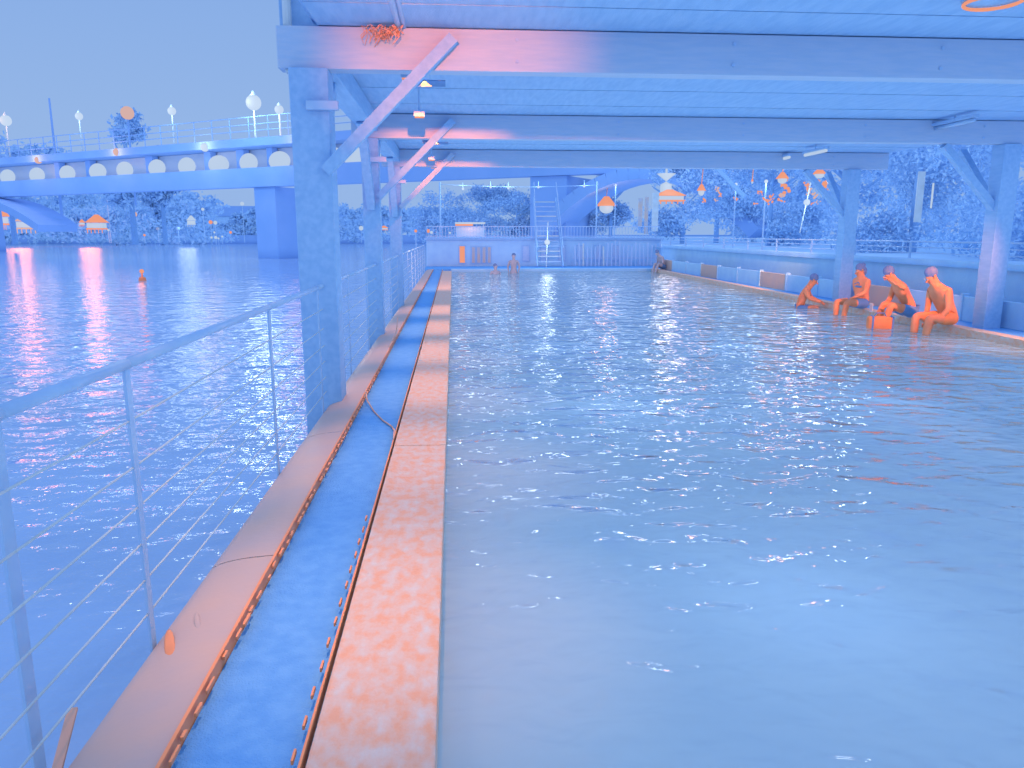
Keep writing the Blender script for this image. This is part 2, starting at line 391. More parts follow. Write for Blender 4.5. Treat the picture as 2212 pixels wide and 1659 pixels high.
for k, (yb, lab) in enumerate(DL):  # downlights away from the first beam are added to warm the coping evenly
    f = lamp_fixture('floodlight', lab, 'warm downlights in a row above the coping', loc=(-0.40, yb, 3.26 if yb == 5.3 else 2.97))
    MB().box((-.07, -.05, .03), (.07, .05, .11), bevel=.01).build('housing', M['steel'], f)
    b = MB().cyl((0, 0, .11), (0, 0, .38 if yb != 5.3 else .2), .012)
    if yb < 5.0: b.cyl((0, 0, .38), (0, 7.3 - yb, .38), .02)
    b.build('stem', M['steel'], f)
    MB().box((-.06, -.045, .022), (.06, .045, .029)).build('lens', M['lamp_warm'], f)
    far = yb > 17
    spot('coping_light', (0, 0, -.02), (0.12, 8.5 if far else 0, -3.0), (1.0, .44, .22), 3200 if far else 380, 46 if far else 52, 1.0, .04, f)
f4 = lamp_fixture('floodlight', 'added warm spotlight under the roof aimed at the bathers', loc=(7.5, 9.0, 2.9))
MB().box((-.07, -.05, .03), (.07, .05, .11), bevel=.01).build('housing', M['steel'], f4)
MB().cyl((0, 0, .11), (0, 0, .40), .012).build('stem', M['steel'], f4)
MB().box((-.06, .051, .035), (.06, .058, .105)).build('lens', M['lamp_warm'], f4)
spot('bather_light', (-.0, .09, -.02), (.95, 5.1, -2.6), (1, .22, .06), 2400, 34, 1.0, .05, f4)  # unseen lamp added to warm the bathers

for k, (yb, lab) in enumerate(((9.4, 'added nearest warm downlight above the right pool edge'), (17.8, 'added warm lamp at the rear of the roof aimed along the far right edge'))):
    f = lamp_fixture('floodlight', lab, 'added warm downlights above the right pool edge', loc=(redge(yb) + .15, yb, 2.99))
    MB().box((-.07, -.05, .03), (.07, .05, .11), bevel=.01).build('housing', M['steel'], f)
    MB().cyl((0, 0, .11), (0, 0, .36), .012).build('stem', M['steel'], f)
    MB().box((-.06, -.045, .022), (.06, .045, .029)).build('lens', M['lamp_warm'], f)
    spot('edge_light', (0, 0, -.02), (0.05 if k else -.1, 7.0 if k else 1.2, -3.0), (1.0, .40, .18), 2600 if k else 900, 50, 1.0, .04, f)  # unseen lamps added to make the right coping warmer
# ring lamps under the ceiling
def ring(loc, label):
    o = lamp_fixture('ring_lamp', label, 'ring lamps under the ceiling', loc)
    b = MB(); n = 28
    pts = [Vector((.2 * math.cos(2 * math.pi * i / n), .2 * math.sin(2 * math.pi * i / n), 0)) for i in range(n + 1)]
    b.tube(pts, .014, 6); b.build('ring', M['lamp_warm'], o, smooth=True)
    MB().cyl((0, 0, .02), (0, 0, .05), .22, n=28).build('base', M['timber'], o)
ring((4.17, 6.03, BZ + .31), 'round orange ring lamp on the ceiling at the top right corner')
ring((1.45, 8.35, BZ + .31), 'orange ring lamp on the ceiling hidden behind the first beam')

# tube lamps along the right side
COOL = (0.30, 0.52, 1.0)
def tube_lamp(loc, L, label, mm, watt):
    o = lamp_fixture('tube_lamp', label, 'tube lamps in a row along the right side of the roof', loc)
    MB().box((-.05, -L / 2, .0), (.05, L / 2, .05), bevel=.008).build('housing', M['steel'], o)
    MB().cyl((0, -L / 2 + .03, -.03), (0, L / 2 - .03, -.03), .032, n=10).build('tube', mm, o, smooth=True)
    MB().cyl((0, 0, .05), (0, 0, .12 + BZ + .362 - loc[2] - .12), .01).build('stem', M['steel'], o)
    if watt: point('tube_light', (0, 0, -.25), COOL, watt, .25, o)
tube_lamp((7.45, 17.45, 3.24), .9, 'lit tube lamp nearest the orange lanterns', M['lamp_pale'], 0)
tube_lamp((7.5, 15.9, 3.22), 1.0, 'lit tube lamp right of the first bright one, closest to the dark post', M['lamp_pale'], 0)
tube_lamp((7.65, 13.2, 3.24), .8, 'dim tube lamp with one bright end above the right side', M['steel'], 0)
tube_lamp((7.75, 11.8, 3.24), 1.0, 'dim tube lamp, the nearest and highest in the picture', M['steel'], 0)
ball = MB().ball((7.78, 12.75, 3.2), .03).build('bulb', M['lamp_pale'], label='small bright bulb at the end of a dim tube lamp', cat='bulb')

# soft blue lamps that light the inside of the pavilion
def blue_lamp(loc, watt, label):
    o = lamp_fixture('pool_lamp', label, 'blue pool lamps', loc)
    MB().cyl((0, 0, .0), (0, 0, .06), .10, .07, 16).build('housing', M['steel'], o, smooth=False)
    point('pool_fill_light', (0, 0, -.3), COOL, watt, .3, o)

# ------------------------------------------------------------------ right edge, low wall, quay wall
rc = empty('right_coping', (0, 0, 0), kind='structure')
ry = [-3, 2, 6, 10, 14, 18, 22, 26, 30, PL]
for a, b in zip(ry, ry[1:]):
    bm = MB()
    vs = [bm.b.verts.new(v) for v in ((redge(a), a + .006, 0.0), (redge(a) + .24, a + .006, 0.0), (redge(b) + .24, b - .006, 0.0), (redge(b), b - .006, 0.0),
                                     (redge(a), a + .006, -.35), (redge(a) + .24, a + .006, -.35), (redge(b) + .24, b - .006, -.35), (redge(b), b - .006, -.35))]
    for f in ((0, 1, 2, 3), (4, 7, 6, 5), (0, 4, 5, 1), (1, 5, 6, 2), (2, 6, 7, 3), (3, 7, 4, 0)): bm.b.faces.new([vs[i] for i in f])
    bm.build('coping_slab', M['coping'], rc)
sheet('right_deck', [(redge(-3) + .24, -3, -.03), (10.0, -3, -.03), (10.0, 36, -.03), (redge(36) + .24, 36, -.03)], M['deck'], kind='structure')
lw = empty('low_wall', (9.3, 10, 0), label='low panelled parapet behind the bathers on the right deck', cat='low wall')
y = 4.0; k = 0
while y < 34:
    if k != 3:
        MB().box((0.07, y - 10 + .02, -.03), (.16, y - 10 + 1.88, .42), bevel=.01).build('wall_panel', M['wall'] if k % 3 else M['panel'], lw)
    MB().box((0.05, y - 10 - .06, -.03), (.18, y - 10 + .015, .47), bevel=.01).build('pillar', M['wall'], lw)
    y += 1.9; k += 1
MB().box((10.0, -20, -.5), (10.4, 36.5, 1.02), bevel=.02).build('quay_wall', M['wall'], label='tall plain quay wall along the right side of the pool', cat='wall')
# railing on the quay wall
qr = empty('quay_railing', (10.2, 10, 1.02), label='thin horizontal wire railing on top of the right quay wall', cat='railing')
for z in (.12, .24, .36):
    MB().cyl((0, -15, z), (0, 26, z), .010 if z < .3 else .018, n=6).build('wire', M['steel'], qr)
for i in range(18):
    MB().box((-.02, -15 + i * 2.4, 0), (.02, -14.96 + i * 2.4, .37), bevel=.003).build('post', M['steel'], qr)

# ------------------------------------------------------------------ far end of the pool
MB().box((-0.1, PL, -.5), (10.2, PL + .5, 0.0), bevel=.02).build('far_coping', M['wall'], kind='structure')
MB().box((-1.3, PL + .5, -.9), (10.4, PL + 3.5, -.02)).build('far_deck', M['deck'], kind='structure')
ter = empty('terrace_building', (2, 38.2, 0), label='low terrace building with small warm lit windows beyond the end of the pool', cat='building')
MB().box((-3.3, 0, -.9), (8.4, 6, 1.25), bevel=.02).build('wall', M['wall'], ter)
MB().box((-3.4, -.15, 1.252), (8.5, 6, 1.36), bevel=.01).build('terrace_slab', M['timber'], ter)
def win(x, z0, z1, wd, m):
    f = MB().box((x - wd / 2 - .05, -.03, z0 - .05), (x + wd / 2 + .05, -.003, z1 + .05), bevel=.006).build('window', M['timber'], ter)
    MB().box((x - wd / 2, -.034, z0), (x + wd / 2, -.031, z1)).build('pane', m, f)
win(-1.55, .15, .95, .26, M['lamp_warm'])
for x in (-1.0, -.74, -.48, -.22): win(x, .15, .9, .14, M['leaf_warm'])
for i in range(6): win(1.6 + i * .9, .25, .95, .3, M['steel'])
# terrace railing with pickets
tr = empty('terrace_railing', (2, 37.95, 1.36), label='picket railing along the terrace beyond the far pool edge', cat='railing')
MB().box((-3.3, -.02, .52), (8.2, .02, .56)).build('top_rail', M['steel'], tr)
MB().box((-3.3, -.015, .06), (8.2, .015, .09)).build('bottom_rail', M['steel'], tr)
pk = None
for i in range(76):
    if pk is None: pk = MB().box((-.012, -.012, .0), (.012, .012, .52)).build('picket', M['steel'], tr); o = pk
    else: o = copy_of(pk, tr)
    o.location = (-3.25 + i * .15, 0, 0)
# stairs
st = empty('staircase', (4.6, 36.6, 0), label='open steel staircase with pale treads rising at the end of the pool', cat='staircase')
for i in range(13):
    z = .22 + i * .24
    MB().box((-.55 + .01 * i, .0 + i * .22, z), (.55, .24 + i * .22, z + .05), bevel=.006).build('tread', M['pale'] if i in (1, 2, 5, 9, 12) else M['steel'], st)
MB().bar((-.62, -.1, .0), (-.50, 2.8, 3.3), .05, .2).build('stringer', M['timber'], st)
MB().bar((.62, -.1, .0), (.62, 2.8, 3.3), .05, .2).build('stringer', M['timber'], st)
MB().cyl((-.62, -.1, .9), (-.50, 2.8, 4.1), .02).build('handrail', M['steel'], st)
MB().cyl((.62, -.1, .9), (.62, 2.8, 4.1), .02).build('handrail', M['steel'], st)
sl = lamp_fixture('stair_lamp', 'bright white lamp on a slim pale pole in front of the staircase', loc=(4.38, 36.2, 0), cat='lamp')
MB().cyl((0, 0, 0), (.06, 0, 2.1), .022).build('pole', M['pale'], sl)
MB().ball((0.03, -.02, 1.16), .13, 14, 10).build('globe', M['lamp_pale2'], sl, smooth=True)
point('stair_light', (0.03, -.4, 1.16), (.75, .88, 1), 40, .3, sl)

# fence pickets right of the stairs, on the deck
fe = empty('garden_fence', (7.6, 37.4, 0), label='uneven pale paling fence between the stairs and the right corner of the pool', cat='fence')
for i in range(22):
    h = .9 + .35 * random.random()
    MB().box((-1.7 + i * .2, 0, 0), (-1.7 + i * .2 + .07, .03, h), rot=Matrix.Rotation(random.uniform(-.05, .05), 3, 'Y')).build('paling', M['pale'] if i in (2, 7) else M['steel'], fe)
MB().box((-1.8, .035, .35), (2.8, .06, .42)).build('fence_rail', M['steel'], fe)
# wire with small lamps
fw = empty('lamp_wire', (0, 41.8, 0), label='thin wire on two masts that carries small white lamps over the terrace', cat='wire')
wa, wb = at(950, 398, 41.8), at(1290, 396, 41.8)
MB().tube([Vector((wa.x + (wb.x - wa.x) * t, 0, wa.z - .12 * math.sin(math.pi * t))) for t in [i / 8 for i in range(9)]], .012, 5).build('wire', M['steel'], fw)
for q in (wa, wb): MB().cyl((q.x, 0, 1.3), (q.x, 0, q.z + .1), .045).build('mast', M['steel'], fw)
for x, y_, Y, lab in ((1000, 408, 41.8, 'left one of three small white lamps on the wire over the terrace'), (1060, 404, 41.8, 'small white lamp on the wire next to the left one'), (1098, 406, 41.8, 'small white lamp on the wire near the staircase'), (1163, 404, 41.8, 'small white lamp right at the top of the staircase'),
                       (1262, 402, 41.8, 'small white lamp above the paling fence'), (1330, 400, 43, 'added small white lamp left of the hourglass lamp'), (1590, 398, 36, 'added small white lamp near the slanting strut'), (1655, 392, 28, 'added small white lamp left of the first tube lamp')):  # pole lamps on the right are added for glints on the pool
    p = at(x, y_, Y); o = lamp_fixture('small_lamp', lab, 'small white lamps behind the pool', p)
    MB().ball((0, 0, 0), .07, 10, 8).build('bulb', M['lamp_pale2'], o, smooth=True); (MB().cyl((0, 0, .06), (0, 0, .30), .012, n=5) if Y == 41.8 else MB().cyl((0, 0, -p.z + .9), (0, 0, -.05), .03, n=6)).build('cord' if Y == 41.8 else 'pole', M['steel'], o)
    point('bulb_light', (0, -.2, 0), (.72, .86, 1.0), 42, .36, o)
# bar kiosk with lit counter
kb = empty('bar_kiosk', (1.35, 60, 1.3), label='small bar kiosk with a long warm lit strip beyond the terrace', cat='kiosk')
MB().box((-1.1, 0, 0), (1.1, 2, .75), bevel=.02).build('counter', M['wall'], kb)
MB().box((-1.15, -.3, 1.0), (1.15, 2.2, 1.12), bevel=.02).build('awning', M['lamp_pale'], kb)  # awning emits by itself, standing for lamplight on it
MB().box((-1.15, -.33, .84), (0.2, -.28, .98)).build('lit_sign', M['lamp_warm'], kb)
for x in (-1.05, 1.0): MB().box((x, 0, .75), (x + .06, .06, 1.0)).build('post', M['steel'], kb)
point('kiosk_light', (0, -.8, .9), WARM, 60, .2, kb)

# ------------------------------------------------------------------ trees
def foliage_mesh(name, lobes, n, size, rnd, m, parent=None):
    rs = np.random.RandomState(rnd)
    lobes = [(np.array(c, float), np.array(r, float)) for c, r in lobes]
    wts = np.array([r.prod() for _, r in lobes]); wts /= wts.sum()
    cl = max(12, n // 60)
    cc = []
    for _ in range(cl):
        c, r = lobes[rs.choice(len(lobes), p=wts)]
        d = rs.normal(size=3); d /= np.linalg.norm(d)
        cc.append(c + d * r * (0.35 + 0.65 * rs.rand() ** .5))
    cc = np.array(cc); idx = rs.randint(0, cl, n)
    sc_ = np.mean([r.mean() for _, r in lobes]) * 0.20
    P = cc[idx] + rs.normal(size=(n, 3)) * sc_ * np.array([1, 1, .7])
    a = rs.normal(size=(n, 3)); a /= np.linalg.norm(a, axis=1)[:, None]
    b = np.cross(a, rs.normal(size=(n, 3))); b /= np.linalg.norm(b, axis=1)[:, None]
    s = size * (0.6 + 0.8 * rs.rand(n))[:, None]
    V = np.stack([P - a * s, P + b * s * .45, P + a * s, P - b * s * .45], 1).reshape(-1, 3)
    F = np.arange(4 * n).reshape(n, 4)
    me = bpy.data.meshes.new(name); me.from_pydata(V.tolist(), [], F.tolist()); me.materials.append(m)
    return link(bpy.data.objects.new(name, me), parent)
def tree(loc, hgt, wid, label, n=3500, size=.25, seed=1, m='leaf', group=None, lean=0, low=.25):
    o = empty('tree', loc, label=label, cat='tree', group=group)
    rs = random.Random(seed)
    b = MB(); top = Vector((lean, 0, hgt * .75))
    b.cyl((0, 0, 0), top * .5, .05 * hgt * .5, .035 * hgt * .5); b.cyl(top * .5, top, .035 * hgt * .5, .012 * hgt * .5)
    for i in range(6):
        a = rs.uniform(0, 6.28); z0 = rs.uniform(.3, .6); p = top * (z0 / .75 * .9)
        b.cyl(p, p + Vector((math.cos(a) * wid * .35, math.sin(a) * wid * .35, hgt * .2)), .010 * hgt, .004 * hgt, 6)
    b.build('trunk', M['bark'], o)
    lobes = []
    for i in range(6):
        a = rs.uniform(0, 6.28); z = rs.uniform(low + .1, .85)
        lobes.append(((math.cos(a) * wid * .25 + lean * z, math.sin(a) * wid * .25, z * hgt), (wid * rs.uniform(.18, .32), wid * .3, hgt * rs.uniform(.10, .17))))
    lobes.append(((lean, 0, hgt * .85), (wid * .22, wid * .22, hgt * .12)))
    foliage_mesh('crown', lobes, n, size, seed, M[m], o)
    return o
ORD_ = ['first', 'second', 'third', 'fourth', 'fifth', 'sixth', 'seventh', 'eighth', 'ninth', 'tenth', 'eleventh', 'twelfth', 'thirteenth', 'fourteenth', 'fifteenth', 'sixteenth', 'seventeenth']
# ------------------------------------------------------------------ bridge
A = Vector((-65, 110, 0)); D = Vector((49, -31, 0)); U = D.normalized(); N = Vector((U.y, -U.x, 0))   # N points to the camera side
def bt(x):
    d = ray(x, 505); k = d.x / d.y
    return (k * 110 + 65) / (49 + 31 * k)
def bp(x, y):
    """point on the bridge's face seen at photo x, y"""
    t = bt(x); Y = 110 - 31 * t; return at(x, y, Y)
br = empty('road_bridge', (0, 0, 0), label='long pale lit road bridge crossing the river behind the pool', cat='bridge')
def bbox_(t0, t1, off0, off1, z0, z1, name, m, zs=0.0):
    a, b = A + D * t0, A + D * t1
    bm = MB(); vs = []
    for p in (a, b):
        for o_ in (off0, off1):
            for z in (z0, z1): q = p + N * o_; vs.append(bm.b.verts.new((q.x, q.y, z)))
    for f in ((0, 1, 3, 2), (4, 6, 7, 5), (0, 4, 5, 1), (2, 3, 7, 6), (0, 2, 6, 4), (1, 5, 7, 3)): bm.b.faces.new([vs[i] for i in f])
    bmesh.ops.recalc_face_normals(bm.b, faces=bm.b.faces)
    return bm.build(name, m, br)
ZG0, ZG1, ZW, ZD = 6.2, 8.1, 10.1, 10.9
bbox_(-1.6, 2.1, 0.0, -1.2, ZG0, ZG1, 'girder', M['bridge'])
bbox_(-1.6, 2.1, -1.6, -9, ZG1 - .6, ZG1 - .2, 'lower_deck', M['bridge'])
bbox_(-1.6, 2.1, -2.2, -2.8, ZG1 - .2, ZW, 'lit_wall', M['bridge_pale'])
bbox_(-1.6, 2.1, 0.4, -9, ZW + .02, ZD, 'deck_slab', M['bridge'])
for x, wv in ((-60, 60), (118, 18), (184, 16), (315, 22), (440, 18), (510, 20), (573, 14), (690, 20), (780, 30), (860, 30), (950, 30), (1130, 40), (1480, 40)):
    t = bt(x); dt = wv * .052 / 58 / 2
    bbox_(t - dt, t + dt, -1.2, -2.0, ZG1 - .18, ZW, 'pier_upper', M['bridge'])
# piers and arch haunches below the girder
for x, wv in ((572, 52), (-120, 60), (1180, 60)):
    t = bt(x); dt = wv * .055 / 58 / 2
    bbox_(t - dt, t + dt, -.3, -7, -2.0, ZG0 - .02, 'pier', M['bridge'])
# arch rib below girder
def arch(t0, t1, z0, rise, name):
    b = MB(); n = 20; pr = None
    for i in range(n + 1):
        t = t0 + (t1 - t0) * i / n; z = z0 + rise * (1 - (2 * i / n - 1) ** 2); p = A + D * t + N * (-.5); p.z = z
        if pr is not None: b.bar(pr, p, 5.0, .9)
        pr = p
    b.build(name, M['bridge'], br)
arch(bt(-160), bt(118), 2.2, 3.6, 'arch_rib')
arch(bt(1180), bt(1640), 1.6, 4.4, 'arch_rib')
# bridge railing
rb = MB()
t = -1.6
while t < 2.1:
    p = A + D * t + N * .3; rb.bar((p.x, p.y, ZD), (p.x, p.y, ZD + 2.0), .07); t += .045
for z in (ZD + 2.0, ZD + 1.3, ZD + .7):
    a, b = A + D * -1.6 + N * .3, A + D * 2.1 + N * .3
    rb.bar((a.x, a.y, z), (b.x, b.y, z), .07)
rb.build('bridge_railing', M['bridge'], br)
# oval bodies shaped as the overexposed lamp glow of the wall bays
bays = [(22, 395, 30), (85, 386, 30), (150, 383, 30), (215, 376, 38), (273, 375, 32), (342, 368, 34), (406, 365, 34), (474, 358, 42), (538, 358, 34), (604, 354, 42),
        (722, 350, 26), (762, 352, 30), (822, 356, 26), (1330, 372, 60), (1400, 372, 50), (1470, 366, 50), (1540, 366, 40)]
for i, (x, y, wv) in enumerate(bays):
    t = bt(x); Y = 110 - 31 * t; sc_ = Y / 1650
    p = A + D * t + N * (-2.0); z = min(max(bp(x, y).z, ZG1 + .55), ZW - .55)
    q = A + D * t + N * (-.55); q.z = z
    o = lamp_fixture('bay_lamp', f'{ORD_[i]} large oval lamp glow from the left in the bridge wall bays', 'oval lamp glows in the bridge wall bays', (q.x, q.y, q.z), 'lamp')
    o.rotation_euler = (0, 0, math.atan2(U.y, U.x))
    MB().ball((0, 0, 0), (max(wv, 36) * sc_ * .70, .35, .95), 20, 12).build('diffuser', M['lamp_pale'], o, smooth=True)
    MB().box((-wv * sc_ * .3, .3, -.2), (wv * sc_ * .3, .5, .2)).build('bracket', M['bridge'], o)
    if x < 700 or x > 1200:
        l = point('bay_light', (0, -3.6, 0), (.62, .8, 1.0), 110, .7, o)
# street lamps on the bridge
def street_lamp(x, y, r, m, label, watt, col):
    p = bp(x + 12, y) + N * .75; o = lamp_fixture('street_lamp', label, None, (p.x, p.y, ZD), 'street lamp')
    h = p.z - ZD; r = max(r, .55)
    (MB().cyl((0, 0, 0), (0, 0, h), .10, .07).build('pole', M['pale'], o) if h > .6 else MB().bar((0, 0, h), (-N.x * .5, -N.y * .5, min(h, -.3)), .12).build('bracket', M['pale'], o))
    r *= .78
    MB().ball((0, 0, h), r, 14, 10).build('globe', m, o, smooth=True)
    if h > 1: MB().cyl((0, 0, h + r * .8), (0, 0, h + r * 1.5), r * .5, .05).build('cap', M['pale'], o)
    point('street_light', (-N.x * -0.0 + N.x * (r + .3), N.y * (r + .3), h), col, watt * .45, 1.15, o)
CW = (.75, .88, 1.0)
street_lamp(14, 262, .85, M['lamp_pale2'], 'brightest warm edged street lamp at the far left of the bridge', 1500, (1, .45, .25))
street_lamp(172, 253, .55, M['lamp_pale2'], 'tall white street lamp on the bridge left of the tree', 900, CW)
street_lamp(372, 242, .55, M['lamp_pale2'], 'tall white street lamp on the bridge just right of the tree', 900, CW)
street_lamp(548, 224, .95, M['lamp_pale2'], 'largest and brightest white street lamp on the bridge', 2600, CW)
street_lamp(603, 239, .55, M['lamp_pale2'], 'tall white street lamp closest to the roof edge', 900, CW)
street_lamp(84, 347, .42, M['lamp_mid'], 'low warm lamp on the bridge rail, leftmost of the low ones', 700, (1, .42, .25))
street_lamp(254, 330, .42, M['lamp_mid'], 'low warm lamp on the bridge rail below the tree', 700, (1, .42, .25))
street_lamp(443, 320, .42, M['lamp_pale2'], 'low pale lamp on the bridge rail between two tall lamps', 700, (1, .7, .5))
street_lamp(643, 300, .40, M['lamp_mid'], 'low warm lamp on the bridge rail beside the timber post', 700, (1, .42, .25))
# round sign lamp and leaning mast, tree behind the bridge
p = at(275, 244, 110); o = lamp_fixture('globe_lamp', 'round pinkish white globe in front of the dark tree above the bridge', loc=p, cat='lamp')
MB().ball((0, 0, 0), .85, 18, 12).build('globe', M['lamp_mid'], o, smooth=True); MB().cyl((0, 0, -12), (0, 0, -.8), .12).build('pole', M['bridge'], o)
p = at(119, 330, 112); q = at(106, 212, 112)
MB().cyl(Vector((p.x, p.y, 2)), q, .22, .12).build('mast', M['bridge'], label='thin dark leaning mast above the left part of the bridge', cat='mast')
tree((at(290, 500, 118).x, 118, 0), 19.5, 9.5, 'dark bushy tree rising behind the bridge with a round lamp before it', 6000, .4, 5)
tree((at(30, 500, 122).x, 122, 0), 16.5, 15, 'low dark tree behind the left end of the bridge', 5000, .45, 6)
tree((at(345, 500, 118).x, 120, 0), 15, 6, 'smaller dark tree joined to the right of the tall one behind the bridge', 2500, .4, 8)

ORD = ['first', 'second', 'third', 'fourth', 'fifth', 'sixth', 'seventh', 'eighth', 'ninth', 'tenth', 'eleventh', 'twelfth', 'thirteenth', 'fourteenth', 'fifteenth', 'sixteenth', 'seventeenth', 'eighteenth', 'nineteenth', 'twentieth', 'twenty-first', 'twenty-second', 'twenty-third', 'twenty-fourth', 'twenty-fifth']
# ------------------------------------------------------------------ far river bank
bank = [(at(x, 500, 205).x) for x in (-60, 2300)]
MB().box((-320, 204, -1.5), (200, 207, 1.2), bevel=.05).build('river_bank_wall', M['bridge'], label='long dark quay wall along the far river bank', cat='wall')
for i, (x, top, wd, Y) in enumerate([(-40, 420, 34, 190), (30, 425, 30, 196), (90, 430, 28, 200), (150, 422, 28, 195), (215, 416, 30, 198), (270, 414, 28, 200), (320, 412, 32, 190), (375, 410, 26, 192), (120, 455, 30, 186), (250, 450, 30, 186), (350, 450, 30, 186), (520, 463, 16, 215), (560, 448, 18, 205), (610, 452, 20, 212),
                                     (670, 440, 24, 205), (740, 445, 24, 206), (800, 440, 22, 207), (880, 450, 25, 206), (960, 455, 25, 207), (450, 482, 12, 220)]):
    h = at(x, top, Y).z + .5
    tree((at(x, 500, Y).x, Y, -.5), h, wd, f'dark bank tree on the far side of the river, {ORD[i]} counted roughly from the left', 3200, .6, 20 + i, group='dark trees on the far river bank', low=.05)
bl = empty('waterside_house', (at(500, 500, 230).x, 230, -.5), label='pale low house with small lights on the far bank under the bridge gap', cat='house')
MB().box((-9, 0, 0), (7, 8, 7), bevel=.05).build('wall', M['wall'], bl)
b = MB(); vs = [b.b.verts.new(v) for v in ((-9.5, -.5, 7.02), (7.5, -.5, 7.02), (7.5, 8.5, 7.02), (-9.5, 8.5, 7.02), (-9.5, 4, 10), (7.5, 4, 10))]
for f in ((0, 1, 5, 4), (2, 3, 4, 5), (0, 4, 3), (1, 2, 5), (0, 3, 2, 1)): b.b.faces.new([vs[i] for i in f])
b.build('roof', M['bridge'], bl)
for i in range(5): MB().box((-8 + 3 * i, -.1, 3.4), (-7 + 3 * i, -.02, 5)).build('window', M['steel'], bl)
# lit riverside stalls
def stall(x, y, wpx, hpx, Y, label, mm='lamp_warm', top='lamp_pale', sw=1):
    c = at(x, y + hpx / 2, Y); s = Y / 1650; W_, H_ = wpx * s, hpx * s
    o = empty('market_stall', (c.x, c.y, c.z), label=label, cat='stall')
    b = MB(); vs = [b.b.verts.new(v) for v in ((-W_ / 2, 0, H_ * .55), (W_ / 2, 0, H_ * .55), (W_ / 2, W_ * .8, H_ * .55), (-W_ / 2, W_ * .8, H_ * .55), (-W_ * .1, W_ * .4, H_), (W_ * .1, W_ * .4, H_))]
    for f in ((0, 1, 5, 4), (2, 3, 4, 5), (1, 2, 5), (3, 0, 4), (0, 3, 2, 1)): b.b.faces.new([vs[i] for i in f])
    b.build('canopy', M[mm], o)  # canopy, counter and legs glow themselves in place of lamplight on them
    MB().box((-W_ * .42, .1, H_ * .25), (W_ * .42, W_ * .6, H_ * .52)).build('lit_panel', M[top], o)
    MB().box((-W_ * .46, 0, H_ * .16), (W_ * .46, W_ * .6, H_ * .24)).build('counter', M[mm], o)
    n = 5
    for i in range(n): MB().box((-W_ * .42 + W_ * .8 * i / (n - 1), .02, -H_ * .05), (-W_ * .38 + W_ * .8 * i / (n - 1), .06 + .1 * s, H_ * .16)).build('leg', M[mm], o)
    return o
def wl(o, y, watt, col=WARM, r=.6):
    point('stall_light', (0, -3 if y else -.6, 1.0), col, watt * .28, 2.0 if y else r, o)
s_ = stall(57, 482, 44, 40, 160, 'pale and orange lit stall on the far bank at the left', 'lamp_mid'); wl(s_, 1, 5500)
s_ = stall(205, 484, 36, 36, 165, 'lit orange roofed stall on the far bank below the bridge middle', 'lamp_warm'); wl(s_, 1, 5500)
s_ = stall(4, 472, 20, 44, 158, 'tall orange lit stall cut by the left border of the picture', 'lamp_warm'); wl(s_, 1, 6500)
s_ = stall(412, 478, 16, 22, 170, 'small pointed white tent on the far bank', 'lamp_pale'); wl(s_, 1, 1800, CW)
s_ = stall(829, 493, 18, 10, 160, 'tiny orange lit stall seen between the timber posts', 'lamp_warm')
s_ = stall(176, 482, 10, 14, 165, 'small orange booth beside the larger roofed stall', 'lamp_warm')
# scattered lamps
def small(x, y, r, Y, m, label, pole=1.5):
    p = at(x, y, Y); s = Y / 1650
    o = lamp_fixture('small_lamp', label, 'small lights scattered on the banks', p, 'lamp')
    MB().ball((0, 0, 0), r * s, 10, 6).build('globe', M[m], o, smooth=True)
    MB().cyl((0, 0, -max(pole, p.z + .3 if Y > 100 else pole)), (0, 0, 0), .02 + .0004 * Y, n=5).build('pole', M['steel'], o)
    return o
pts = [(455, 480, 5, 'lamp_warm'), (465, 481, 5, 'lamp_pale'), (438, 452, 4, 'lamp_pale'), (523, 440, 5, 'lamp_pale'), (457, 513, 3, 'lamp_pale'), (466, 513, 4, 'lamp_pale'), (472, 515, 2.5, 'lamp_pale'), (480, 511, 2.5, 'lamp_pale'),
       (498, 502, 3.5, 'lamp_warm'), (463, 502, 2.5, 'lamp_pale'), (585, 504, 2.5, 'lamp_warm'), (312, 508, 3, 'lamp_warm'), (341, 494, 4, 'leaf_warm'), (385, 494, 5, 'steel'), (290, 463, 7, 'lamp_mid'), (229, 410, 5, 'lamp_pale'),
       (234, 497, 3, 'lamp_pale'), (780, 493, 6, 'lamp_pale'), (898, 499, 4, 'lamp_warm'), (925, 499, 5, 'lamp_warm'), (932, 502, 4, 'lamp_pale'), (972, 503, 3, 'lamp_pale'), (945, 503, 3, 'steel'), (308, 601, 0, '')]
for x, y, r, m in pts:
    if r: small(x, y, r * .8, 168 if x < 880 else 62, m, f'tiny bank light, {ORD[pts.index((x, y, r, m))]} of those scattered along the banks')
bu = empty('river_buoy', (0, 0, -.95), label='small orange lit buoy floating alone on the river left of the roof', cat='buoy')
p = on_z(308, 606, -.95); bu.location = p
MB().cyl((0, 0, -.05), (0, 0, .18), .22, .16, 12).build('float', M['edging'], bu); MB().cyl((0, 0, .18), (0, 0, .42), .06, .04).build('stem', M['edging'], bu)
MB().ball((0, 0, .5), .12).build('light', M['lamp_warm'], bu, smooth=True)
point('buoy_light', (0, -.3, .5), WARM, 6, .2, bu)

